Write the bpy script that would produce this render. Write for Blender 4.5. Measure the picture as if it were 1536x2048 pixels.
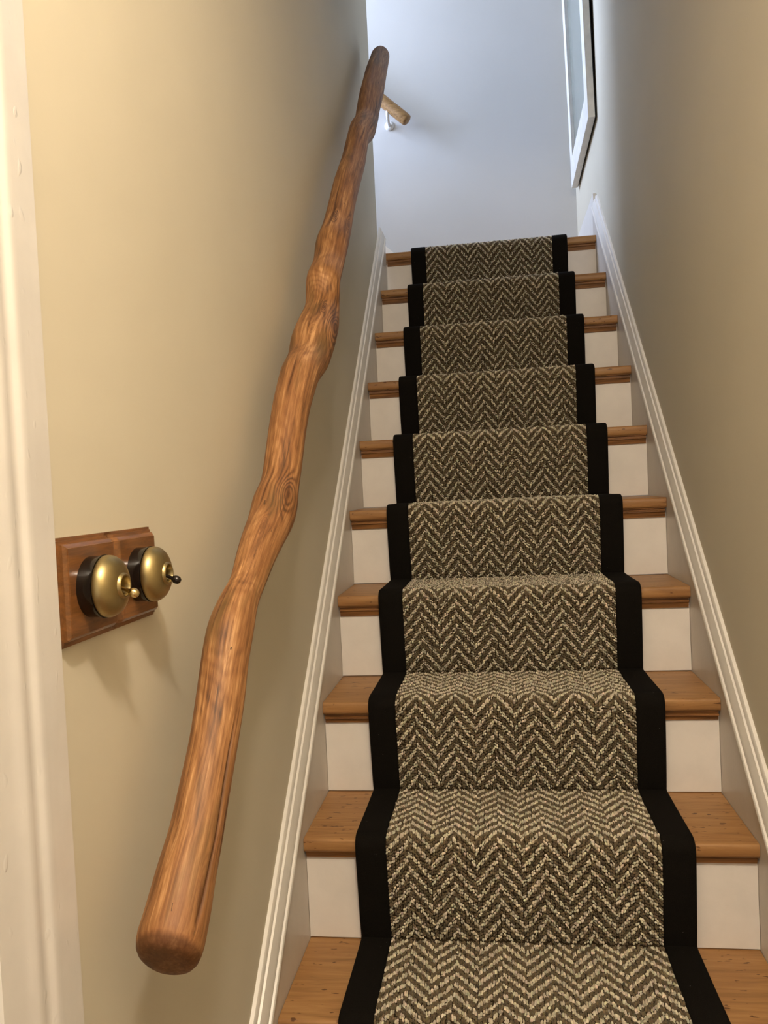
import bpy, bmesh, math, random
import numpy as np
from mathutils import Vector, Matrix

random.seed(7)
rng = np.random.default_rng(11)
scene = bpy.context.scene
COL = scene.collection
for o in list(bpy.data.objects):
    bpy.data.objects.remove(o)

# ------------------------------------------------------------------ camera
cam_loc = Vector((0.39488, -1.28258, 0.87456))
PITCH, YAW, ROLL, FPX = -0.0298991, 0.1372043, -0.0483862, 1600.81
fw = Vector((-math.sin(YAW) * math.cos(PITCH), math.cos(YAW) * math.cos(PITCH), math.sin(PITCH)))
r0 = Vector((math.cos(YAW), math.sin(YAW), 0))
u0 = r0.cross(fw)
rt = math.cos(ROLL) * r0 + math.sin(ROLL) * u0
up = -math.sin(ROLL) * r0 + math.cos(ROLL) * u0
cd = bpy.data.cameras.new('camera')
cd.sensor_fit = 'HORIZONTAL'
cd.sensor_width = 36.0
cd.lens = FPX / 1536.0 * 36.0
cd.clip_start = 0.02
cam = bpy.data.objects.new('camera', cd)
COL.objects.link(cam)
cam.matrix_world = Matrix(((rt.x, up.x, -fw.x, cam_loc.x), (rt.y, up.y, -fw.y, cam_loc.y),
                           (rt.z, up.z, -fw.z, cam_loc.z), (0, 0, 0, 1)))
scene.camera = cam

# ------------------------------------------------------------------ world, lights, exposure
wd = bpy.data.worlds.new('world')
scene.world = wd
wd.use_nodes = True
wd.node_tree.nodes['Background'].inputs[0].default_value = (1.0, 0.90, 0.76, 1)
wd.node_tree.nodes['Background'].inputs[1].default_value = 1.05

def lamp(name, kind, loc, power, color, size=0.1, size_y=None, target=None):
    l = bpy.data.lights.new(name, kind)
    l.energy = power
    l.color = color
    if kind == 'AREA':
        l.shape = 'RECTANGLE'
        l.size = size
        l.size_y = size_y or size
    else:
        l.shadow_soft_size = size
    o = bpy.data.objects.new(name, l)
    COL.objects.link(o)
    o.location = loc
    if target is not None:
        d = Vector(target) - Vector(loc)
        o.rotation_euler = d.to_track_quat('-Z', 'Y').to_euler()
    return o

# warm ceiling lamp of the hall behind the viewer, cool daylight from the window beside the upper flight
lamp('hall_lamp', 'POINT', (0.54, -1.40, 2.04), 62, (1.0, 0.868, 0.70), 0.06)
lamp('window_daylight', 'AREA', (-1.62, 2.33, 3.30), 102, (0.55, 0.69, 1.0), 0.80, 1.2, (0.2, 2.45, 2.6))

scene.view_settings.view_transform = 'Standard'
scene.view_settings.look = 'None'
scene.view_settings.exposure = 0.10
scene.view_settings.gamma = 1.0
scene.view_settings.use_curve_mapping = False

# ------------------------------------------------------------------ materials
def srgb(r, g, b):
    def f(c):
        c /= 255.0
        return c / 12.92 if c <= 0.04045 else ((c + 0.055) / 1.055) ** 2.4
    return (f(r), f(g), f(b), 1)

class NT:
    """small node-tree helper"""
    def __init__(self, name):
        self.m = bpy.data.materials.new(name)
        self.m.use_nodes = True
        self.t = self.m.node_tree
        self.b = self.t.nodes['Principled BSDF']
    def n(self, kind, **kw):
        nd = self.t.nodes.new(kind)
        for k, v in kw.items():
            if k.startswith('i_'):
                nd.inputs[k[2:].replace('_', ' ')].default_value = v
            else:
                setattr(nd, k, v)
        return nd
    def l(self, a, b):
        self.t.links.new(a, b)
    def obj(self, scale=(1, 1, 1)):
        tc = self.n('ShaderNodeTexCoord')
        mp = self.n('ShaderNodeMapping')
        mp.inputs['Scale'].default_value = scale
        self.l(tc.outputs['Object'], mp.inputs['Vector'])
        return mp.outputs['Vector']
    def attr(self, name):
        a = self.n('ShaderNodeAttribute')
        a.attribute_name = name
        return a
    def noise(self, vec, scale, detail=3.0, rough=0.55, dist=0.0):
        nd = self.n('ShaderNodeTexNoise')
        nd.inputs['Scale'].default_value = scale
        nd.inputs['Detail'].default_value = detail
        nd.inputs['Roughness'].default_value = rough
        nd.inputs['Distortion'].default_value = dist
        self.l(vec, nd.inputs['Vector'])
        return nd.outputs['Fac']
    def ramp(self, fac, stops):
        r = self.n('ShaderNodeValToRGB')
        el = r.color_ramp.elements
        while len(el) < len(stops):
            el.new(0.5)
        for e, (p, c) in zip(el, stops):
            e.position = p
            e.color = c
        self.l(fac, r.inputs['Fac'])
        return r.outputs['Color']
    def mix(self, fac, a, b, mode='MIX'):
        x = self.n('ShaderNodeMix', data_type='RGBA', blend_type=mode)
        if isinstance(fac, float):
            x.inputs[0].default_value = fac
        else:
            self.l(fac, x.inputs[0])
        for i, v in ((6, a), (7, b)):
            if isinstance(v, tuple):
                x.inputs[i].default_value = v
            else:
                self.l(v, x.inputs[i])
        return x.outputs[2]
    def math(self, op, a, b=None, c=None):
        x = self.n('ShaderNodeMath', operation=op)
        for i, v in enumerate((a, b, c)):
            if v is None:
                continue
            if isinstance(v, (int, float)):
                x.inputs[i].default_value = v
            else:
                self.l(v, x.inputs[i])
        return x.outputs[0]
    def bump(self, h, strength, dist=0.002):
        b = self.n('ShaderNodeBump')
        b.inputs['Strength'].default_value = strength
        b.inputs['Distance'].default_value = dist
        self.l(h, b.inputs['Height'])
        self.l(b.outputs['Normal'], self.b.inputs['Normal'])
    def color(self, c):
        if isinstance(c, tuple):
            self.b.inputs['Base Color'].default_value = c
        else:
            self.l(c, self.b.inputs['Base Color'])
    def set(self, rough=0.5, metal=0.0, spec=0.5, coat=0.0):
        self.b.inputs['Roughness'].default_value = rough
        self.b.inputs['Metallic'].default_value = metal
        self.b.inputs['Specular IOR Level'].default_value = spec
        self.b.inputs['Coat Weight'].default_value = coat

BW = (0, 0, 0, 1), (1, 1, 1, 1)

def mat_wall(name, a, b):
    t = NT(name)
    v = t.obj()
    n = t.noise(v, 2.2, 3)
    t.color(t.ramp(n, [(0.3, a), (0.7, b)]))
    t.set(0.62, spec=0.35)
    t.bump(t.noise(v, 9, 4), 0.22, 0.006)
    return t.m

def mat_trim(name, c, rough=0.33, drips=0.0):
    t = NT(name)
    v = t.obj()
    n = t.noise(v, 14, 4)
    c2 = tuple(x * 0.93 for x in c[:3]) + (1,)
    t.color(t.ramp(n, [(0.3, c2), (0.62, c)]))
    t.set(rough, spec=0.5)
    h = t.noise(v, 60, 3)
    if drips:
        # sagging brush strokes and a few paint nibs
        h2 = t.noise(t.obj((1, 1, 0.22)), 26, 2, 0.4)
        nib = t.ramp(t.noise(t.obj((1, 1, 0.55)), 85, 1, 0.3), [(0.70, BW[0]), (0.78, BW[1])])
        h = t.math('ADD', t.math('MULTIPLY', h2, 1.6), t.math('MULTIPLY', nib, 0.5))
    t.bump(h, 0.18 + drips, 0.002)
    return t.m

def mat_tread():
    t = NT('oiled_pine')
    info = t.n('ShaderNodeObjectInfo')
    v = t.obj()
    off = t.n('ShaderNodeVectorMath', operation='SCALE')
    off.inputs[0].default_value = (7.3, 3.1, 5.7)
    t.l(info.outputs['Random'], off.inputs['Scale'])
    add = t.n('ShaderNodeVectorMath', operation='ADD')
    t.l(v, add.inputs[0]); t.l(off.outputs[0], add.inputs[1])
    mp = t.n('ShaderNodeMapping'); mp.inputs['Scale'].default_value = (2.2, 26, 26)
    t.l(add.outputs[0], mp.inputs['Vector'])
    g = t.noise(mp.outputs[0], 3.2, 5, 0.6, 0.6)
    base = t.ramp(g, [(0.25, srgb(132, 94, 55)), (0.5, srgb(162, 119, 73)), (0.75, srgb(177, 136, 88))])
    mp2 = t.n('ShaderNodeMapping'); mp2.inputs['Scale'].default_value = (1, 2.6, 2.6)
    t.l(add.outputs[0], mp2.inputs['Vector'])
    k = t.noise(mp2.outputs[0], 42, 2, 0.5)
    spot = t.ramp(k, [(0.655, BW[0]), (0.70, BW[1])])
    col = t.mix(spot, base, srgb(92, 58, 30))
    big = t.noise(add.outputs[0], 5.5, 3)
    col = t.mix(t.ramp(big, [(0.4, (0, 0, 0, 1)), (0.75, (0.45, 0.45, 0.45, 1))]), col, srgb(136, 90, 48))
    t.color(col)
    t.set(0.42, spec=0.4)
    t.bump(g, 0.25, 0.0015)
    return t.m

def mat_scotia():
    t = NT('dark_pine_moulding')
    g = t.noise(t.obj((3, 60, 60)), 3, 4, 0.6, 0.5)
    t.color(t.ramp(g, [(0.3, srgb(88, 56, 28)), (0.55, srgb(134, 90, 48)), (0.75, srgb(158, 110, 60))]))
    t.set(0.5, spec=0.35)
    t.bump(g, 0.3, 0.001)
    return t.m

def mat_rail():
    t = NT('driftwood_rail')
    rc = t.attr('rc').outputs['Vector']          # across, across, along in metres
    ring = t.attr('ring').outputs['Fac']
    knot = t.attr('knot').outputs['Fac']
    def mp(s):
        m = t.n('ShaderNodeMapping'); m.inputs['Scale'].default_value = s
        t.l(rc, m.inputs['Vector']); return m.outputs[0]
    warp = t.noise(mp((14, 14, 3.0)), 1.6, 3, 0.55)
    fine = t.noise(mp((150, 150, 6)), 1.6, 4, 0.62, 0.3)
    wide = t.noise(mp((48, 48, 2.2)), 1.6, 4, 0.6, 0.7)
    ph = t.math('ADD', t.math('MULTIPLY', ring, 1150.0), t.math('MULTIPLY', warp, 18.0))
    wave = t.math('ADD', t.math('MULTIPLY', t.math('SINE', ph), 0.5), 0.5)
    wave = t.math('POWER', wave, 1.6)
    wave = t.math('MULTIPLY', wave, t.math('ADD', 0.45, t.math('MULTIPLY', t.attr('swirl').outputs['Fac'], 1.6)))
    f = t.math('ADD', t.math('MULTIPLY', wave, 0.11), t.math('MULTIPLY', fine, 0.62))
    f = t.math('ADD', f, t.math('MULTIPLY', wide, 0.50))
    base = t.ramp(f, [(0.42, srgb(196, 150, 102)), (0.52, srgb(160, 114, 71)), (0.62, srgb(132, 89, 52)), (0.76, srgb(80, 52, 30))])
    tone = t.noise(mp((9, 9, 4.0)), 1.5, 2)
    col = t.mix(t.ramp(tone, [(0.42, BW[0]), (0.75, (0.55, 0.55, 0.55, 1))]), base, srgb(132, 86, 50))
    # long drying cracks and greenish weathered streaks
    cr = t.noise(mp((46, 46, 3.0)), 1.7, 2, 0.5, 0.4)
    band = t.math('ABSOLUTE', t.math('SUBTRACT', cr, 0.5))
    gate = t.noise(mp((11, 11, 5.0)), 2.1, 2)
    crack = t.math('MULTIPLY', t.math('LESS_THAN', band, 0.010), t.math('GREATER_THAN', gate, 0.67))
    stain = t.ramp(t.noise(mp((24, 24, 4.2)), 1.3, 3), [(0.56, BW[0]), (0.70, (0.70, 0.70, 0.70, 1))])
    col = t.mix(stain, col, srgb(92, 70, 36))
    col = t.mix(t.math('MULTIPLY', crack, 0.8), col, srgb(52, 30, 14))
    col = t.mix(knot, col, srgb(74, 42, 20))
    t.color(col)
    t.set(0.55, spec=0.35)
    h = t.math('SUBTRACT', t.math('MULTIPLY', fine, 0.5), t.math('MULTIPLY', crack, 1.2))
    t.bump(h, 0.35, 0.0015)
    return t.m

def mat_wood(name, a, b, scale=(20, 20, 20), rough=0.4, coat=0.0):
    t = NT(name)
    g = t.noise(t.obj(scale), 3, 4, 0.6, 0.6)
    t.color(t.ramp(g, [(0.3, a), (0.7, b)]))
    t.set(rough, spec=0.5, coat=coat)
    t.bump(g, 0.15, 0.001)
    return t.m

def mat_binding():
    t = NT('black_cotton_binding')
    v = t.obj()
    n = t.noise(v, 900, 2)
    lint = t.ramp(t.noise(v, 210, 1), [(0.80, BW[0]), (0.815, BW[1])])
    t.color(t.mix(lint, t.ramp(n, [(0.3, (0.0035, 0.0028, 0.0022, 1)), (0.7, (0.010, 0.008, 0.006, 1))]), (0.10, 0.095, 0.09, 1)))
    t.set(0.95, spec=0.08)
    t.bump(n, 0.4, 0.0008)
    return t.m

def mat_pile():
    t = NT('wool_loop_pile')
    a = t.attr('yarn').outputs['Color']
    t.color(a)
    t.set(0.93, spec=0.12)
    t.b.inputs['Sheen Weight'].default_value = 0.15
    return t.m

def mat_plain(name, c, rough=0.5, metal=0.0, spec=0.5, coat=0.0, nscale=120.0, nstr=0.05):
    t = NT(name)
    n = t.noise(t.obj(), nscale, 3)
    c2 = tuple(min(1.0, x * 0.82) for x in c[:3]) + (1,)
    t.color(t.ramp(n, [(0.3, c2), (0.7, c)]))
    t.set(rough, metal, spec, coat)
    t.bump(n, nstr, 0.0006)
    return t.m

M_WALL = mat_wall('wall_paint', (0.597, 0.544, 0.430, 1), (0.631, 0.577, 0.460, 1))
M_WALLB = mat_wall('landing_paint', (0.555, 0.550, 0.540, 1), (0.585, 0.578, 0.570, 1))
M_TRIM = mat_trim('white_gloss_trim', (0.80, 0.765, 0.715, 1), 0.30)
M_CASING = mat_trim('thick_white_gloss', (0.745, 0.715, 0.690, 1), 0.24, 0.20)
M_STRINGER = mat_trim('stringer_paint', (0.60, 0.555, 0.500, 1), 0.36)
M_RISER = mat_trim('riser_white', (0.81, 0.755, 0.705, 1), 0.42)
M_TREAD = mat_tread()
M_SCOTIA = mat_scotia()
M_RAIL = mat_rail()
M_RAIL2 = mat_wood('pale_branch_wood', srgb(118, 84, 46), srgb(172, 134, 84), (4, 60, 60), 0.5)
M_PLATE = mat_wood('varnished_mahogany', srgb(92, 58, 30), srgb(134, 88, 48), (60, 8, 60), 0.28, 0.35)
M_BIND = mat_binding()
M_PILE = mat_pile()
M_BACK = mat_plain('brown_backing', srgb(50, 40, 26), 0.95, spec=0.1, nscale=500, nstr=0.5)
M_BRASS = mat_plain('aged_brass', (0.44, 0.345, 0.165, 1), 0.40, 1.0, nscale=70, nstr=0.12)
M_BRASS2 = mat_plain('bright_brass', (0.80, 0.62, 0.30, 1), 0.2, 1.0)
M_BAKELITE = mat_plain('black_bakelite', (0.008, 0.006, 0.005, 1), 0.12, spec=0.6)
M_DARKMETAL = mat_plain('dark_toggle', (0.02, 0.014, 0.010, 1), 0.25, 0.3)
M_WHITEMETAL = mat_plain('white_bracket', (0.82, 0.83, 0.84, 1), 0.3)
M_FRAME = mat_plain('white_picture_frame', (0.80, 0.77, 0.72, 1), 0.5, nscale=30)
M_FRAMEBACK = mat_plain('black_backing', (0.006, 0.006, 0.006, 1), 0.8)
M_PRINT = mat_plain('pale_grey_print', (0.50, 0.53, 0.50, 1), 0.6, nscale=5)
M_FLOOR = mat_wood('hall_boards', srgb(120, 78, 38), srgb(160, 108, 58), (30, 3, 30), 0.4)
M_CEIL = mat_plain('ceiling_white', (0.80, 0.78, 0.73, 1), 0.8, nscale=20)

def mat_glass():
    t = NT('picture_glass')
    t.color((0.95, 1.0, 0.97, 1))
    t.set(0.02)
    t.b.inputs['Transmission Weight'].default_value = 1.0
    t.b.inputs['IOR'].default_value = 1.45
    n = t.noise(t.obj(), 4, 1)
    t.bump(n, 0.01, 0.001)
    return t.m
M_GLASS = mat_glass()

# ------------------------------------------------------------------ helpers
def mesh(name, verts, faces, mat, parent=None, smooth=False, kind=None):
    me = bpy.data.meshes.new(name)
    me.from_pydata([tuple(v) for v in verts], [], faces)
    bm = bmesh.new(); bm.from_mesh(me)
    bmesh.ops.recalc_face_normals(bm, faces=bm.faces)
    bm.to_mesh(me); bm.free()
    if smooth:
        me.polygons.foreach_set('use_smooth', [True] * len(me.polygons))
    me.materials.append(mat)
    o = bpy.data.objects.new(name, me)
    COL.objects.link(o)
    if parent is not None:
        o.parent = parent
        o.matrix_parent_inverse = parent.matrix_world.inverted()
    if kind:
        o['kind'] = kind
    return o

def box(name, a, b, mat, parent=None, kind=None, bevel=0.0):
    (x0, y0, z0), (x1, y1, z1) = a, b
    v = [(x, y, z) for x in (x0, x1) for y in (y0, y1) for z in (z0, z1)]
    f = [(0, 1, 3, 2), (4, 6, 7, 5), (0, 4, 5, 1), (2, 3, 7, 6), (0, 2, 6, 4), (1, 5, 7, 3)]
    o = mesh(name, v, f, mat, parent, kind=kind)
    if bevel:
        bm = bmesh.new(); bm.from_mesh(o.data)
        bmesh.ops.bevel(bm, geom=list(bm.edges), offset=bevel, segments=2, affect='EDGES', profile=0.5)
        bm.to_mesh(o.data); bm.free()
    return o

def prism(name, prof, mapf, t0, t1, mat, parent=None, kind=None, nseg=1, smooth=False):
    """extrude a closed 2-D profile; mapf(p, q, t) -> xyz"""
    n = len(prof)
    v, f = [], []
    for i in range(nseg + 1):
        t = t0 + (t1 - t0) * i / nseg
        v += [mapf(p, q, t) for p, q in prof]
    for i in range(nseg):
        for j in range(n):
            a, b = i * n + j, i * n + (j + 1) % n
            f.append((a, b, b + n, a + n))
    f.append(tuple(range(n)))
    f.append(tuple(range(nseg * n, nseg * n + n)))
    return mesh(name, v, f, mat, parent, smooth, kind)

def thing(name, loc, label, cat, group=None):
    o = bpy.data.objects.new(name, None)
    COL.objects.link(o)
    o.location = loc
    o['label'] = label
    o['category'] = cat
    if group:
        o['group'] = group
    o.empty_display_size = 0.05
    bpy.context.view_layer.update()
    return o

def lathe(name, prof, origin, axis, mat, parent=None, seg=40):
    """prof: (radius, height along axis)"""
    ax = Vector(axis).normalized()
    a = ax.orthogonal().normalized(); b = ax.cross(a)
    v, f = [], []
    for r, h in prof:
        for i in range(seg):
            an = 2 * math.pi * i / seg
            v.append(Vector(origin) + ax * h + (a * math.cos(an) + b * math.sin(an)) * max(r, 1e-5))
    for k in range(len(prof) - 1):
        for i in range(seg):
            j = (i + 1) % seg
            f.append((k * seg + i, k * seg + j, (k + 1) * seg + j, (k + 1) * seg + i))
    f.append(tuple(range(seg)))
    f.append(tuple(range((len(prof) - 1) * seg, len(prof) * seg)))
    return mesh(name, v, f, mat, parent, True)

def autosmooth(o, deg=35):
    me = o.data
    me.polygons.foreach_set('use_smooth', [True] * len(me.polygons))
    bm = bmesh.new(); bm.from_mesh(me)
    for e in bm.edges:
        if len(e.link_faces) == 2 and e.calc_face_angle(0) > math.radians(deg):
            e.smooth = False
    bm.to_mesh(me); bm.free()
    return o

# ------------------------------------------------------------------ dimensions
W = 0.84            # stair width between stringers
H = 0.203879        # rise
G = 0.224647        # going
NOSE = 0.01834      # nosing overhang
SL = H / G
XL, XR = -0.020, W + 0.020      # wall faces
TOP = 9             # step that is the landing
KMIN = -2
ZF = -3 * H         # hall floor
YB = 2.795          # back wall face
YE = 1.915          # end of left wall
ZC = 4.25           # upper ceiling
ZHALL = 2.16        # hall ceiling

# ------------------------------------------------------------------ the setting
def grid_wall(name, a, b, mat):
    return box(name, a, b, mat, kind='structure')

grid_wall('wall_left', (XL - 0.12, -0.66, ZF), (XL, YE, ZC), M_WALL)
box('wall_left_hall', (XL - 0.12, -1.52, ZF + 2.10), (XL, -0.66, ZC), M_WALL, kind='structure')
box('wall_left_rear', (XL - 0.12, -3.2, ZF), (XL, -1.52, ZC), M_WALL, kind='structure')
grid_wall('wall_right', (XR, -3.2, ZF), (XR + 0.12, YB + 0.12, ZC), M_WALL)
grid_wall('wall_back', (-1.9, YB, ZF), (XR, YB + 0.12, ZC), M_WALLB)
grid_wall('wall_upper_flight', (-1.9, YE - 0.12, 1.2), (XL - 0.12, YE, ZC), M_WALL)
box('ceiling', (-1.9, -0.2, ZC), (XR, YB, ZC + 0.1), M_CEIL, kind='structure')
box('ceiling_hall', (XL, -3.2, ZHALL), (XR, -0.2, ZHALL + 0.12), M_CEIL, kind='structure')
box('wall_bulkhead', (XL, -0.26, ZHALL + 0.12), (XR, -0.2, ZC), M_WALL, kind='structure')
box('floor', (XL - 0.12, -3.2, ZF - 0.06), (XR, 0.6, ZF), M_FLOOR, kind='structure')

# door beside the foot of the stairs: casing (seen at the left edge of the view), slab
CAS = [(-0.604, -0.020), (-0.6035, -0.004), (-0.6055, -0.0005), (-0.610, 0.0), (-0.634, 0.0004), (-0.640, 0.0011),
       (-0.646, 0.0015), (-0.651, 0.0010), (-0.654, -0.0008), (-0.659, -0.0014), (-0.664, -0.0006), (-0.669, 0.0006),
       (-0.675, 0.0003), (-0.680, -0.0012), (-0.690, -0.0022), (-0.705, -0.0027), (-0.716, -0.0030), (-0.718, -0.0080), (-0.718, -0.020)]
tr = prism('trim_1', CAS, lambda p, q, t: (q, p, t), ZF, ZF + 2.16, M_CASING, kind='structure', nseg=1)
autosmooth(tr, 40)
tr['label'] = 'thickly painted white moulded door casing beside the brass switches'
prism('trim_2', CAS, lambda p, q, t: (q, -2.18 - p, t), ZF, ZF + 2.16, M_CASING, kind='structure')
box('trim_3', (-0.020, -1.576, ZF + 2.16), (-0.002, -0.604, ZF + 2.26), M_CASING, kind='structure')
d1 = box('door_1', (-0.10, -1.48, ZF + 0.01), (-0.06, -0.70, ZF + 2.08), M_CASING, kind='structure')
for i, (a, b) in enumerate([((-1.38, ZF + 0.2), (-1.13, ZF + 0.95)), ((-1.05, ZF + 0.2), (-0.80, ZF + 0.95)),
                            ((-1.38, ZF + 1.1), (-1.13, ZF + 1.95)), ((-1.05, ZF + 1.1), (-0.80, ZF + 1.95))]):
    box('panel', (-0.062, a[0], a[1]), (-0.052, b[0], b[1]), M_CASING, d1, bevel=0.004)
lathe('door_handle', [(0.004, 0), (0.010, 0.002), (0.010, 0.03), (0.025, 0.04), (0.028, 0.055), (0.018, 0.068), (0.0, 0.07)],
      (-0.060, -0.76, ZF + 1.0), (1, 0, 0), M_BRASS, d1, 20)

# skirting boards on the landing
BB = ZF and TOP * H + 0.195
box('baseboard_right', (W + 0.006, 2.10, TOP * H), (XR, YB, BB), M_TRIM, kind='structure', bevel=0.002)
box('baseboard_back', (-0.045, YB - 0.014, TOP * H), (W + 0.006, YB, BB), M_TRIM, kind='structure', bevel=0.002)

# ------------------------------------------------------------------ staircase
stair = thing('staircase', (W / 2, 0, ZF), 'main wooden staircase under the carpet runner, with oiled treads and white risers', 'staircase')

def tread_profile(depth):
    """(y, z) relative to riser line and tread top"""
    n, t = NOSE, 0.0265
    return [(depth, 0.0), (-n + 0.006, 0.0), (-n + 0.0022, -0.0012), (-n + 0.0003, -0.0045), (-n, -0.011),
            (-n + 0.0003, -0.0195), (-n + 0.002, -0.0240), (-n + 0.0055, -t), (depth, -t)]
SCOT = [(0.004, -0.0265), (-0.0120, -0.0265), (-0.0118, -0.0285), (-0.0060, -0.0300), (-0.0062, -0.0330), (-0.0118, -0.0345), (-0.0118, -0.0375),
        (-0.0072, -0.0395), (-0.0060, -0.0440), (-0.0044, -0.0490), (-0.0040, -0.0520), (0.004, -0.0520)]
SCOT_LOW = [(0.004, -0.0265), (-0.0115, -0.0265), (-0.0105, -0.0300), (-0.0080, -0.0350), (-0.0060, -0.0400), (0.004, -0.0400)]
for k in range(KMIN, TOP + 1):
    y0, z0 = k * G, k * H
    dep = G + 0.012 if k < TOP else YB - 0.001 - y0
    tr = prism('tread', tread_profile(dep), lambda p, q, t: (t, y0 + p, z0 + q), 0.0008, W - 0.0008, M_TREAD, stair)
    autosmooth(tr, 50)
    sc = prism('scotia', SCOT if k > 2 or k < 1 else (SCOT_LOW if k == 1 else [(p, q if q > -0.04 else q + 0.004) for p, q in SCOT]),
               lambda p, q, t: (t, y0 + p, z0 + q), 0.003, W - 0.003, M_SCOTIA, tr)
    box('riser', (0.0008, y0, (k - 1) * H + 0.0026), (W - 0.0008, y0 + 0.012, z0 - 0.0266), M_RISER, stair)

# stringers with cap mouldings
OFF = 0.072          # vertical height of stringer top above the pitch line
def pitch_pt(y, off):
    return y * SL + off
def stringer(side):
    x0, x1 = (XL, 0.0) if side < 0 else (W, XR)
    ya, yb = -0.47, (2.000 if side < 0 else 2.085)
    v = []
    prof = [(ya, ZF), (ya, pitch_pt(ya, OFF)), (yb, pitch_pt(yb, OFF)), (yb, TOP * H - 0.03), (yb, TOP * H - 0.4), (0.6, ZF)]
    o = prism('stringer', prof, lambda p, q, t: (t, p, q), x0, x1, M_STRINGER, stair)
    # cap moulding: (depth out of wall, vertical offset above the pitch line)
    wx = XL if side < 0 else XR
    sg = 1 if side < 0 else -1
    cap = [(0.000, OFF - 0.004), (0.0235, OFF - 0.004), (0.0252, OFF + 0.001), (0.0250, OFF + 0.006), (0.0232, OFF + 0.0095), (0.0195, OFF + 0.0105),
           (0.0200, OFF + 0.0135), (0.0178, OFF + 0.026), (0.0150, OFF + 0.038), (0.0128, OFF + 0.047), (0.0090, OFF + 0.0485),
           (0.0092, OFF + 0.052), (0.0088, OFF + 0.060), (0.0060, OFF + 0.0655), (0.000, OFF + 0.067)]
    nn = len(cap)
    vs, fs = [], []
    for y in (ya, yb):
        for d, off in cap:
            # mitre the lower end plumb and the upper end square to the slope
            yy = y if y == ya else y - (off - OFF) * 0.35
            vs.append((wx + sg * d, yy, pitch_pt(yy, off)))
    for j in range(nn):
        a, b = j, (j + 1) % nn
        fs.append((a, b, b + nn, a + nn))
    fs += [tuple(range(nn)), tuple(range(nn, 2 * nn))]
    c = mesh('cap_moulding', vs, fs, M_TRIM, o)
    autosmooth(c, 40)
stringer(-1)
stringer(1)

# upper flight that turns left off the landing
upper = thing('staircase', (-0.5, (YE + YB) / 2, TOP * H), 'white stringer tip of the upper flight, peeking past the left wall above the top step', 'staircase')
for j in range(1, 5):
    xr = -0.10 - (j - 1) * G
    z0 = (TOP + j) * H
    tr = prism('tread', tread_profile(G + 0.012), lambda p, q, t: (xr - p, t, z0 + q), YE + 0.001, YB - 0.021, M_TREAD, upper)
    prism('scotia', SCOT, lambda p, q, t: (xr - p, t, z0 + q), YE + 0.003, YB - 0.023, M_SCOTIA, tr)
    box('riser', (xr - 0.012, YE + 0.001, z0 - H + 0.0015), (xr, YB - 0.021, z0 - 0.0266), M_RISER, upper)
xs0, xs1 = -0.055, -1.05
prof = [(xs0, TOP * H), (xs0, 2.014), (xs1, 2.014 + (xs0 - xs1) * SL), (xs1, 2.014 + (xs0 - xs1) * SL - 0.45), (-0.30, TOP * H)]
us = prism('stringer', prof, lambda p, q, t: (p, t, q), YB - 0.020, YB, M_STRINGER, upper)
prof = [(xs0, 2.012), (xs0, 2.062), (xs1, 2.062 + (xs0 - xs1) * SL), (xs1, 2.012 + (xs0 - xs1) * SL)]
prism('cap_moulding', prof, lambda p, q, t: (p, t, q), YB - 0.023, YB, M_TRIM, us)

# ------------------------------------------------------------------ stair runner
RX0, RX1, BAND = 0.1045, 0.7265, 0.0585
FX0, FX1 = RX0 + BAND, RX1 - BAND
runner = thing('stair_runner', ((RX0 + RX1) / 2, 0, 0), 'brown and cream herringbone carpet runner with wide black bound edges', 'carpet runner')
path = []
TK = 0.010
def arc(cy, cz, r, a0, a1, n):
    return [(cy + r * math.cos(math.radians(a0 + (a1 - a0) * i / n)), cz + r * math.sin(math.radians(a0 + (a1 - a0) * i / n))) for i in range(n + 1)]
for k in range(KMIN, TOP + 1):
    y0, z0 = k * G, k * H
    foot = (y0 - 0.0125, z0 - H + (TK + 0.001 if k > KMIN else 0.002))
    path.append(foot)
    a = (y0 - NOSE - 0.0125, z0 - 0.032)
    for i in range(1, 9):                      # waterfall down the riser, slightly bowed
        s = i / 9
        path.append((foot[0] + (a[0] - foot[0]) * s ** 0.8, foot[1] + (a[1] - foot[1]) * s))
    path.append(a)
    path += arc(y0 - NOSE + 0.0115, z0 - 0.0115, 0.0245, 184, 92, 9)
    ye = y0 + G - 0.0135 if k < TOP else y0 + 0.40
    ys = path[-1][0]
    for i in range(1, 9):
        s = i / 8
        path.append((ys + (ye - ys) * s, z0 + 0.0130 - 0.0020 * min(1, s * 2)))
P = np.array(path)
# drop near-duplicate points, resample evenly
seg = np.linalg.norm(np.diff(P, axis=0), axis=1)
P = P[np.concatenate([[True], seg > 1e-5])]
arcs = np.concatenate([[0], np.cumsum(np.linalg.norm(np.diff(P, axis=0), axis=1))])
LEN = arcs[-1]
tan = np.gradient(P, axis=0)
tan = np.array([P[min(i + 1, len(P) - 1)] - P[max(i - 1, 0)] for i in range(len(P))])
tan /= np.linalg.norm(tan, axis=1)[:, None]
nor = np.stack([-tan[:, 1], tan[:, 0]], 1)      # outward: up on treads, toward the viewer on risers

def sweep(name, sect, mat, parent, smooth=True):
    """sect: closed list of (x, offset along outward normal)"""
    n = len(sect)
    v, f = [], []
    for p, nn in zip(P, nor):
        for x, d in sect:
            q = p + nn * d
            v.append((x, q[0], q[1]))
    for i in range(len(P) - 1):
        for j in range(n):
            a, b = i * n + j, i * n + (j + 1) % n
            f.append((a, b, b + n, a + n))
    f += [tuple(range(n)), tuple(range((len(P) - 1) * n, len(P) * n))]
    return mesh(name, v, f, mat, parent, smooth)

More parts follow.
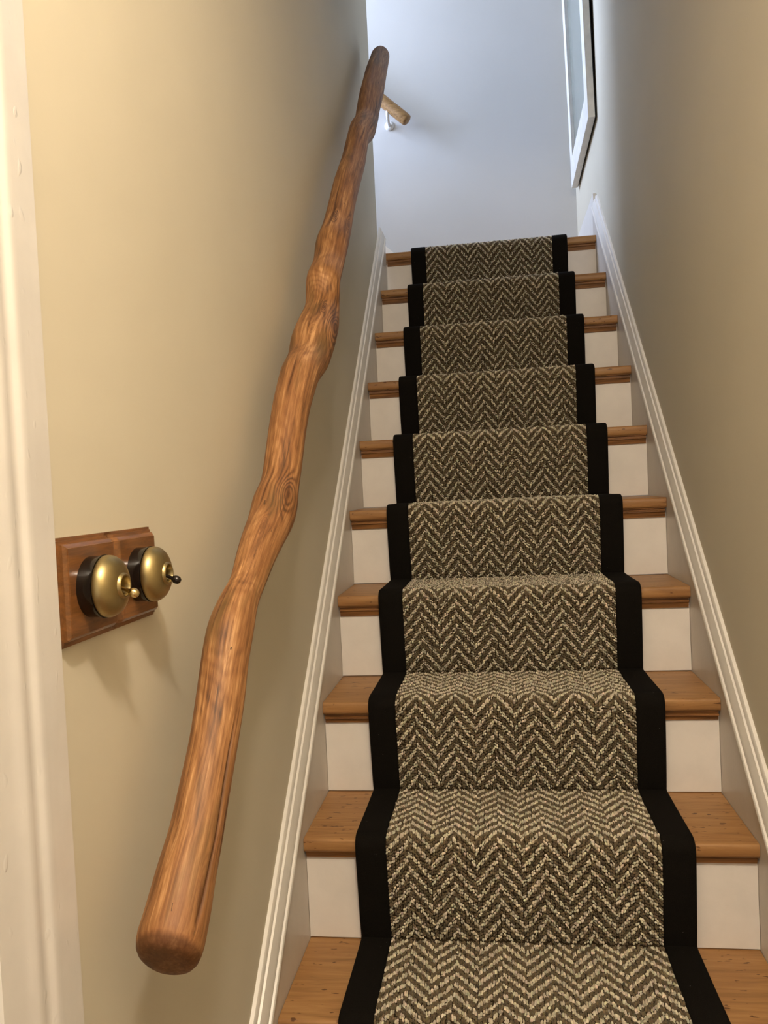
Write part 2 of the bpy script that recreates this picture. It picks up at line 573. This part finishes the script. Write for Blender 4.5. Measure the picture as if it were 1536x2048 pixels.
sweep('backing', [(FX0 - 0.001, -0.0085), (FX0 - 0.001, -0.0032), (FX1 + 0.001, -0.0032), (FX1 + 0.001, -0.0085)], M_BACK, runner, False)
for s in (-1, 1):
    xo, xi = (RX0, FX0) if s < 0 else (RX1, FX1)
    d = 1 if s < 0 else -1
    o = sweep('edge_binding', [(xo, -0.0080), (xo - d * 0.0006, -0.004), (xo + d * 0.0006, -0.0008), (xo + d * 0.0035, 0.0008), (xo + d * 0.010, 0.0012),
                               (xi - d * 0.004, 0.0010), (xi - d * 0.001, 0.0002), (xi, -0.0015), (xi, -0.0080)], M_BIND, runner)
    autosmooth(o, 60)
    o['label'] = 'black cloth binding along the runner edge'

# loop pile: every knot of yarn is a small dome; two plies per stitch
NCOL = 60
CW = (FX1 - FX0) / NCOL
ROW = 0.0061
nrow = int(LEN / ROW)
cols = np.arange(NCOL)
phase = cols % 10
tri = np.where(phase <= 5, phase, 10 - phase)           # 0..5..0
shift = tri * 1.70                                       # rows per column
shift = shift - 8.75
R, Cc, Pl = np.meshgrid(np.arange(nrow), cols, np.arange(2), indexing='ij')
R, Cc, Pl = R.ravel(), Cc.ravel(), Pl.ravel()
sh_i = np.floor(shift).astype(int); sh_f = shift - sh_i
dirn = np.where(Cc % 10 < 5, 1.0, -1.0)
s_pos = (R + 0.5 + sh_f[Cc] + (Pl - 0.5) * 0.55 * dirn) * ROW + rng.normal(0, 0.00085, R.size)
keep = (s_pos > 0.002) & (s_pos < LEN - 0.002)
R, Cc, Pl, s_pos, dirn = R[keep], Cc[keep], Pl[keep], s_pos[keep], dirn[keep]
x_pos = FX0 + (Cc + 0.28 + 0.44 * Pl) * CW + rng.normal(0, 0.0006, R.size)
light = np.mod(R - sh_i[Cc], 5) < 2
py = np.interp(s_pos, arcs, P[:, 0]); pz = np.interp(s_pos, arcs, P[:, 1])
ty = np.interp(s_pos, arcs, tan[:, 0]); tz = np.interp(s_pos, arcs, tan[:, 1])
tl = np.hypot(ty, tz); ty /= tl; tz /= tl
N = R.size
ns = 6
ang = np.arange(ns) * 2 * np.pi / ns
twist = 0.42 * dirn + rng.normal(0, 0.22, N)
la = 0.0036 * (1 + rng.normal(0, 0.18, N))              # along the path
lb = 0.00235 * (1 + rng.normal(0, 0.15, N))              # across
hh = np.where(light, 0.0042, 0.0034) * (1 + rng.normal(0, 0.24, N))
rings = [(1.0, 0.0), (0.80, 0.62), (0.34, 0.96)]
V = np.empty((N, ns * 3, 3))
for ri, (rr, zz) in enumerate(rings):
    for i, a in enumerate(ang):
        u = np.cos(a) * la * rr; w = np.sin(a) * lb * rr
        uu = u * np.cos(twist) - w * np.sin(twist); ww = u * np.sin(twist) + w * np.cos(twist)
        d = -0.0036 + hh * zz
        V[:, ri * ns + i, 0] = x_pos + ww
        V[:, ri * ns + i, 1] = py + ty * uu - tz * d
        V[:, ri * ns + i, 2] = pz + tz * uu + ty * d
V[:, :, 0] = np.clip(V[:, :, 0], FX0 - 0.0002, FX1 + 0.0002)
quads, polys = [], []
base = []
for ri in range(2):
    for i in range(ns):
        j = (i + 1) % ns
        base.append([ri * ns + i, ri * ns + j, (ri + 1) * ns + j, (ri + 1) * ns + i])
base = np.array(base)
cap = np.arange(2 * ns, 3 * ns)
offs = np.arange(N) * ns * 3
li_q = (offs[:, None, None] + base[None]).reshape(N, -1)
li_c = offs[:, None] + cap[None]
loops = np.concatenate([li_q, li_c], 1).ravel()
nf = len(base) + 1
lt = np.tile(np.array([4] * len(base) + [ns]), N)
ls = np.concatenate([[0], np.cumsum(lt)[:-1]])
me = bpy.data.meshes.new('loop_pile')
me.vertices.add(N * ns * 3)
me.vertices.foreach_set('co', V.ravel())
me.loops.add(len(loops))
me.loops.foreach_set('vertex_index', loops.astype(np.int32))
me.polygons.add(N * nf)
me.polygons.foreach_set('loop_start', ls.astype(np.int32))
me.polygons.foreach_set('loop_total', lt.astype(np.int32))
me.update(calc_edges=True)
me.polygons.foreach_set('use_smooth', np.ones(N * nf, bool))
brown = np.array(srgb(100, 87, 66)[:3]); cream = np.array(srgb(200, 190, 168)[:3])
c = np.where(light[:, None], cream, brown) * (1 + rng.normal(0, 0.20, N))[:, None]
c = c * (1 + rng.normal(0, 0.035, (N, 3)))
c = np.clip(c, 0.01, 1)
ca = me.attributes.new('yarn', 'FLOAT_COLOR', 'POINT')
buf = np.ones((N, ns * 3, 4)); buf[:, :, :3] = c[:, None, :]
ca.data.foreach_set('color', buf.ravel())
me.materials.append(M_PILE)
pile = bpy.data.objects.new('loop_pile', me)
COL.objects.link(pile)
pile.parent = runner
pile.matrix_parent_inverse = runner.matrix_world.inverted()
pile['kind'] = 'stuff'
pile['label'] = 'brown and cream zigzag wool loop pile'

# ------------------------------------------------------------------ natural branch handrail
RAIL = [(-0.5340, 0.4310, 0.0352), (-0.5100, 0.4510, 0.0343), (-0.4858, 0.4776, 0.0325), (-0.4529, 0.5039, 0.0305), (-0.4252, 0.5371, 0.0296), (-0.3878, 0.5803, 0.0288), (-0.3546, 0.6297, 0.0300), (-0.3324, 0.6733, 0.0294), (-0.3070, 0.7047, 0.0303), (-0.2653, 0.7357, 0.0252), (-0.2266, 0.7510, 0.0236), (-0.1783, 0.7861, 0.0278), (-0.1389, 0.8088, 0.0307), (-0.0851, 0.8366, 0.0344), (-0.0643, 0.8589, 0.0363), (-0.0303, 0.8846, 0.0302), (-0.0037, 0.9172, 0.0310), (0.0399, 0.9794, 0.0311), (0.0807, 1.0292, 0.0319), (0.1473, 1.0891, 0.0346), (0.2287, 1.1273, 0.0391), (0.2723, 1.1663, 0.0431), (0.3388, 1.2153, 0.0408), (0.3820, 1.2550, 0.0345), (0.3985, 1.3191, 0.0356), (0.4744, 1.3743, 0.0334), (0.5314, 1.4363, 0.0375), (0.6002, 1.4940, 0.0346), (0.6687, 1.5634, 0.0332), (0.7772, 1.6629, 0.0347), (0.9083, 1.7720, 0.0339), (1.0281, 1.8874, 0.0321), (1.1221, 1.9491, 0.0401), (1.2040, 2.0100, 0.0352), (1.3467, 2.1552, 0.0386), (1.5002, 2.2999, 0.0369), (1.6680, 2.4498, 0.0327)]
RAIL_X = 0.055
# knots: (distance along, angle round the rail, radius along, radius round, bulge, darkness)
KNOTS = [(0.645, -44, 0.040, 22, 0.0030, 0.55), (1.145, -20, 0.050, 22, 0.0030, 0.60), (1.20, -68, 0.020, 8, 0.0008, 0.50),
         (1.10, -80, 0.012, 6, 0.0, 0.45), (1.57, -84, 0.028, 11, 0.0012, 0.60), (1.56, -22, 0.035, 10, 0.0010, 0.60),
         (2.40, 2, 0.050, 22, 0.0020, 0.65), (2.62, -44, 0.014, 6, 0.0, 0.80), (0.555, -78, 0.022, 8, 0.0, 0.40),
         (0.49, -70, 0.006, 3, 0.0, 0.60), (0.325, -64, 0.022, 3, 0.0, 0.55), (0.10, -108, 0.045, 9, 0.0, 0.45), (0.045, -128, 0.05, 10, 0.0, 0.50),
         (0.035, -37, 0.035, 7, 0.0, 0.70), (0.12, -116, 0.03, 6, 0.0, 0.6)]
def build_rail():
    A = np.array(RAIL)
    root = thing('handrail', (XL, 0.0, 0.6), 'long knotty natural branch handrail in golden brown wood on the left wall', 'handrail')
    t = np.concatenate([[0], np.cumsum(np.hypot(np.diff(A[:, 0]), np.diff(A[:, 1])))])
    n = 520
    s = np.linspace(0, t[-1], n)
    # smooth interpolation: gaussian-weighted local average of the linear one
    def smooth(v, sig):
        y = np.interp(s, t, v)
        ds = s[1] - s[0]
        kk = int(3 * sig / ds) + 1
        w = np.exp(-0.5 * (np.arange(-kk, kk + 1) * ds / sig) ** 2); w /= w.sum()
        lo = 2 * y[0] - y[kk:0:-1]; hi = 2 * y[-1] - y[-2:-kk - 2:-1]
        return np.convolve(np.concatenate([lo, y, hi]), w, 'valid')
    cy, cz, rad = smooth(A[:, 0], 0.014), smooth(A[:, 1], 0.014), smooth(A[:, 2], 0.016)
    # straight pith line for the growth rings
    fy = np.polyval(np.polyfit(s, cy, 3), s); fz = np.polyval(np.polyfit(s, cz, 3), s)
    ax = np.array([0, cy[-1] - cy[0], cz[-1] - cz[0]]); ax /= np.linalg.norm(ax)
    e1 = np.array([1.0, 0, 0]); e2 = np.cross(ax, e1)        # e2: perpendicular in the wall plane (up, back toward the viewer)
    seg = 168
    th = np.arange(seg) * 2 * np.pi / seg
    rows = []
    # rounded ends: (offset along, radius factor)
    lowcap = [(-0.0190, 0.02), (-0.0188, 0.45), (-0.0180, 0.70), (-0.0158, 0.83), (-0.0115, 0.925), (-0.0055, 0.975), (0.003, 0.998)]
    topcap = [(0.002, 0.985), (0.012, 0.93), (0.021, 0.83), (0.028, 0.68), (0.033, 0.48), (0.036, 0.22), (0.0365, 0.02)]
    for off, k in lowcap:
        rows.append((np.array([0, cy[0], cz[0]]) + ax * off, rad[0] * k, s[0] + off, 0))
    for i in range(2, n - 1):
        rows.append((np.array([0, cy[i], cz[i]]), rad[i], s[i], i))
    for off, k in topcap:
        rows.append((np.array([0, cy[-1], cz[-1]]) + ax * off, rad[-1] * k, s[-1] + off, n - 1))
    nr = len(rows)
    V = np.zeros((nr, seg, 3)); RC = np.zeros((nr, seg, 3)); RG = np.zeros((nr, seg)); KN = np.zeros((nr, seg)); KZ = np.zeros((nr, seg))
    lob = rng.uniform(0, 6.28, 8)
    for i, (c0, r, ss, idx) in enumerate(rows):
        thd = np.degrees(th)
        rr = r * (1 + 0.022 * np.sin(2 * th + lob[0] + 3.1 * ss) + 0.014 * np.sin(3 * th + lob[1] - 5.3 * ss) + 0.008 * np.sin(5 * th + lob[2] + 8 * ss))
        # faint knife facets and undulations along the stick
        rr += r * 0.012 * np.sin(19 * ss + 2 * np.sin(th + lob[3]))
        ringadd = 0
        kn = 0
        wv = 0 * th
        for (ks, ka, ls_, la_, bul, dk) in KNOTS:
            da = (thd - ka + 180) % 360 - 180
            g2 = ((ss - ks) / ls_) ** 2 + (da / la_) ** 2
            e = np.exp(-0.5 * g2 * 2.0)
            rr = rr + bul * e
            ringadd = ringadd + 0.020 * e
            if bul > 0.0005:
                wv = np.maximum(wv, np.exp(-0.28 * g2))
            kn = np.maximum(kn, dk * np.exp(-g2 * 3.5))
        if 0 < idx < n - 1:
            # one long drying crack down the viewer's right-hand side
            for (c_a, s0, s1, wdt, dep, drift) in ((-36, -0.03, 0.26, 3.6, 0.0026, 20), (-120, 0.33, 0.45, 4.0, 0.0030, 4), (-88, 0.84, 1.00, 3.6, 0.0014, -8), (-112, 0.58, 0.72, 3.6, 0.0016, 10), (-30, 1.12, 1.34, 3.6, 0.0014, 14), (-100, 1.50, 1.76, 3.6, 0.0012, 8), (-60, 2.02, 2.20, 3.4, 0.0010, 10), (-76, 0.28, 0.36, 2.6, 0.0012, -4)):
                if s0 < ss < s1:
                    a0 = c_a + drift * (ss - s0) / (s1 - s0) + 4 * math.sin(ss * 21)
                    da = (thd - a0 + 180) % 360 - 180
                    e = np.exp(-(da / wdt) ** 2) * min(1, (ss - s0) / 0.05, (s1 - ss) / 0.05)
                    rr = rr - dep * e
                    kn = np.maximum(kn, 0.92 * e)
        px = np.cos(th) * rr; pq = np.sin(th) * rr
        V[i] = c0 + e1 * (RAIL_X) + px[:, None] * e1 + pq[:, None] * e2
        # the lower end is sawn off at a slant: its upper edge sits further up the stick
        sh = 0.20 * max(0.0, 1.0 - max(0.0, ss) / 0.05) ** 1.5
        V[i] += (-pq * sh + 0.004 * sh)[:, None] * ax
        off = np.array([0, cy[idx] - fy[idx], cz[idx] - fz[idx]]) @ e2
        RC[i] = np.stack([px / rad[idx] * 0.033, pq / rad[idx] * 0.033 + 0.25 * off, np.full(seg, ss)], 1)
        rs = rad[idx]
        RG[i] = np.hypot(np.cos(th) * rs + 0.006, (np.sin(th) * rs + off) * 0.9) + ringadd
        if ss < -0.008:          # dark sealed end grain of the sawn end
            kn = np.maximum(kn, min(0.72, (-0.008 - ss) / 0.004))
        KN[i] = kn
        KZ[i] = wv
    f = []
    for i in range(nr - 1):
        for j in range(seg):
            k2 = (j + 1) % seg
            f.append((i * seg + j, i * seg + k2, (i + 1) * seg + k2, (i + 1) * seg + j))
    f += [tuple(range(seg)), tuple(range((nr - 1) * seg, nr * seg))]
    o = mesh('rail', V.reshape(-1, 3), f, M_RAIL, root, True)
    a = o.data.attributes.new('rc', 'FLOAT_VECTOR', 'POINT'); a.data.foreach_set('vector', RC.ravel())
    a = o.data.attributes.new('ring', 'FLOAT', 'POINT'); a.data.foreach_set('value', RG.ravel())
    a = o.data.attributes.new('swirl', 'FLOAT', 'POINT'); a.data.foreach_set('value', KZ.ravel())
    a = o.data.attributes.new('knot', 'FLOAT', 'POINT'); a.data.foreach_set('value', KN.ravel())
build_rail()

# second handrail on the back wall, climbing to the left
def build_rail2():
    root = thing('handrail', (0.0, YB, 2.70), 'short visible end of a pale round wooden handrail on the far landing wall', 'handrail')
    d = Vector((-1, 0, SL * 1.02)).normalized()
    p0 = Vector((0.054, YB - 0.072, 2.682))
    prof = [(0.003, -0.002), (0.020, -0.001), (0.0265, 0.003), (0.0285, 0.010), (0.029, 0.05), (0.0285, 0.12), (0.030, 0.30), (0.0285, 0.60), (0.030, 0.9), (0.029, 1.25), (0.022, 1.262), (0.0, 1.264)]
    o = lathe('rail', prof, p0, d, M_RAIL2, root, 28)
    for q in (0.135, 1.05):
        c = p0 + d * q
        b = thing  # noqa
        pts = [Vector((c.x, c.y, c.z - 0.027)), Vector((c.x, c.y, c.z - 0.050)), Vector((c.x, c.y + 0.010, c.z - 0.066)),
               Vector((c.x, c.y + 0.030, c.z - 0.074)), Vector((c.x, YB - 0.001, c.z - 0.076))]
        vs, fs = [], []
        sg = 12
        for i, pp in enumerate(pts):
            tg = (pts[min(i + 1, 4)] - pts[max(i - 1, 0)]).normalized()
            a = Vector((1, 0, 0)); bb = tg.cross(a)
            for j in range(sg):
                an = 2 * math.pi * j / sg
                vs.append(pp + (a * math.cos(an) + bb * math.sin(an)) * 0.0075)
        for i in range(4):
            for j in range(sg):
                k2 = (j + 1) % sg
                fs.append((i * sg + j, i * sg + k2, (i + 1) * sg + k2, (i + 1) * sg + j))
        fs += [tuple(range(sg)), tuple(range(4 * sg, 5 * sg))]
        br = mesh('bracket', vs, fs, M_WHITEMETAL, root, True)
        lathe('rose', [(0.024, 0.0), (0.024, 0.004), (0.016, 0.009), (0.004, 0.010)], (c.x, YB, c.z - 0.076), (0, -1, 0), M_WHITEMETAL, br, 20)
build_rail2()

# ------------------------------------------------------------------ brass light switches on wooden back plate
def build_switch():
    root = thing('light_switch', (XL, -0.478, 0.789), 'two round brass toggle switches on a moulded mahogany back plate beside the casing', 'light switch')
    y0, y1, z0, z1 = -0.5850, -0.3705, 0.7365, 0.8420
    prof = [(0, 0.0), (0.0001, 0.0035), (0.0030, 0.0040), (0.0031, 0.0062), (0.0062, 0.0068), (0.0066, 0.0100), (0.0085, 0.0118), (0.0100, 0.0126), (0.0102, 0.0140), (1, 0.0140)]
    pd, ph = zip(*prof)
    def axis(a, b, extra):
        e = [p for p in pd[:-1]]
        v = [a + p for p in e] + [b - p for p in e] + extra
        return np.array(sorted(set(v)))
    ymid = (y0 + y1) / 2 + 0.002
    ex = list(np.linspace(ymid - 0.010, ymid + 0.010, 13)) + [y0 + 0.03, y1 - 0.03]
    ys = axis(y0, y1, ex); zs = axis(z0, z1, list(np.linspace(z0 + 0.02, z1 - 0.02, 4)))
    Y, Z = np.meshgrid(ys, zs, indexing='ij')
    dist = np.minimum(np.minimum(Y - y0, y1 - Y), np.minimum(Z - z0, z1 - Z))
    hgt = np.interp(dist, pd, ph)
    u = (Y - ymid) / 0.0085
    gr = np.where(np.abs(u) < 1, 0.5 + 0.5 * np.cos(np.pi * u), 0) * 0.0050
    hgt = np.where(dist > 0.0002, np.maximum(hgt - gr, 0.0025), hgt)
    X = XL + hgt
    n, m = len(ys), len(zs)
    v = [(X[i, j], Y[i, j], Z[i, j]) for i in range(n) for j in range(m)]
    f = [(i * m + j, (i + 1) * m + j, (i + 1) * m + j + 1, i * m + j + 1) for i in range(n - 1) for j in range(m - 1)]
    o = mesh('back_plate', v, f, M_PLATE, root)
    autosmooth(o, 25)
    for yc, tm in ((-0.534, M_BRASS2), (-0.4265, M_DARKMETAL)):
        xo = XL + 0.0140
        zc = 0.7905
        b = lathe('switch_base', [(0.0300, -0.003), (0.0305, 0.0), (0.0305, 0.0128), (0.0315, 0.0132), (0.0315, 0.0150), (0.029, 0.0152)],
                  (xo, yc, zc), (1, 0, 0), M_BAKELITE, root, 56)
        autosmooth(b, 35)
        dome = [(0.0300, 0.0152), (0.0308, 0.0160), (0.0310, 0.0180)]
        for i in range(1, 13):
            a = i / 12 * math.radians(76)
            dome.append((0.0120 + 0.0190 * math.cos(a) - 0.0190 * (1 - 1) , 0.0180 + 0.0150 * math.sin(a)))
        dome += [(0.0130, 0.0330), (0.0125, 0.0352), (0.0112, 0.0362), (0.0100, 0.0358), (0.0092, 0.0335), (0.0090, 0.0270), (0.0, 0.0265)]
        cv = lathe('cover', dome, (xo, yc, zc), (1, 0, 0), M_BRASS, b, 56)
        autosmooth(cv, 50)
        ta = Vector((1.0, 0.05, -0.42)).normalized()
        lathe('toggle', [(0.0016, 0.0), (0.0018, 0.006), (0.0020, 0.012), (0.0030, 0.0135), (0.0044, 0.0160), (0.0048, 0.0185), (0.0042, 0.0212), (0.0024, 0.0230), (0.0, 0.0234)],
              (xo + 0.0268, yc, zc - 0.0005), ta, tm, b, 20)
build_switch()

# ------------------------------------------------------------------ picture on the right wall of the landing
def build_picture():
    root = thing('picture_frame', (XR, 2.27, 2.26), 'tall white framed picture behind glass on the right wall above the landing', 'picture')
    y0, y1, z0, z1 = 1.985, 2.665, 2.255, 3.35
    fwid, th = 0.085, 0.026
    lean = 0.014
    def X(z, d):          # distance out of the wall; the top leans forward a little
        return XR - 0.004 - lean * (z - z0) / (z1 - z0) - d
    def slab(name, pts, d0, d1, mat, par):
        # hangs a little crooked: the near side sits higher
        pts = [(y, z + 0.030 * (y1 - y) / (y1 - y0)) for y, z in pts]
        n = len(pts)
        v = [(X(z, d0), y, z) for y, z in pts] + [(X(z, d1), y, z) for y, z in pts]
        f = [tuple(range(n)), tuple(range(n, 2 * n))] + [(i, (i + 1) % n, n + (i + 1) % n, n + i) for i in range(n)]
        return mesh(name, v, f, mat, par)
    iy0, iy1, iz0, iz1 = y0 + fwid, y1 - fwid, z0 + fwid * 1.35, z1 - fwid
    O = [(y0, z0), (y1, z0), (y1, z1), (y0, z1)]
    I = [(iy0, iz0), (iy1, iz0), (iy1, iz1), (iy0, iz1)]
    for i in range(4):
        j = (i + 1) % 4
        slab('frame_rail', [O[i], O[j], I[j], I[i]], 0.004, 0.004 + th, M_FRAME, root)
    slab('backing', [(y0 + 0.004, z0 + 0.004), (y1 - 0.004, z0 + 0.004), (y1 - 0.004, z1 - 0.004), (y0 + 0.004, z1 - 0.004)], 0.0, 0.004, M_FRAMEBACK, root)
    slab('print', [(iy0 - 0.003, iz0 - 0.003), (iy1 + 0.003, iz0 - 0.003), (iy1 + 0.003, iz1 + 0.003), (iy0 - 0.003, iz1 + 0.003)], 0.010, 0.012, M_PRINT, root)
    slab('glass', [(iy0 - 0.002, iz0 - 0.002), (iy1 + 0.002, iz0 - 0.002), (iy1 + 0.002, iz1 + 0.002), (iy0 - 0.002, iz1 + 0.002)], 0.015, 0.017, M_GLASS, root)
build_picture()
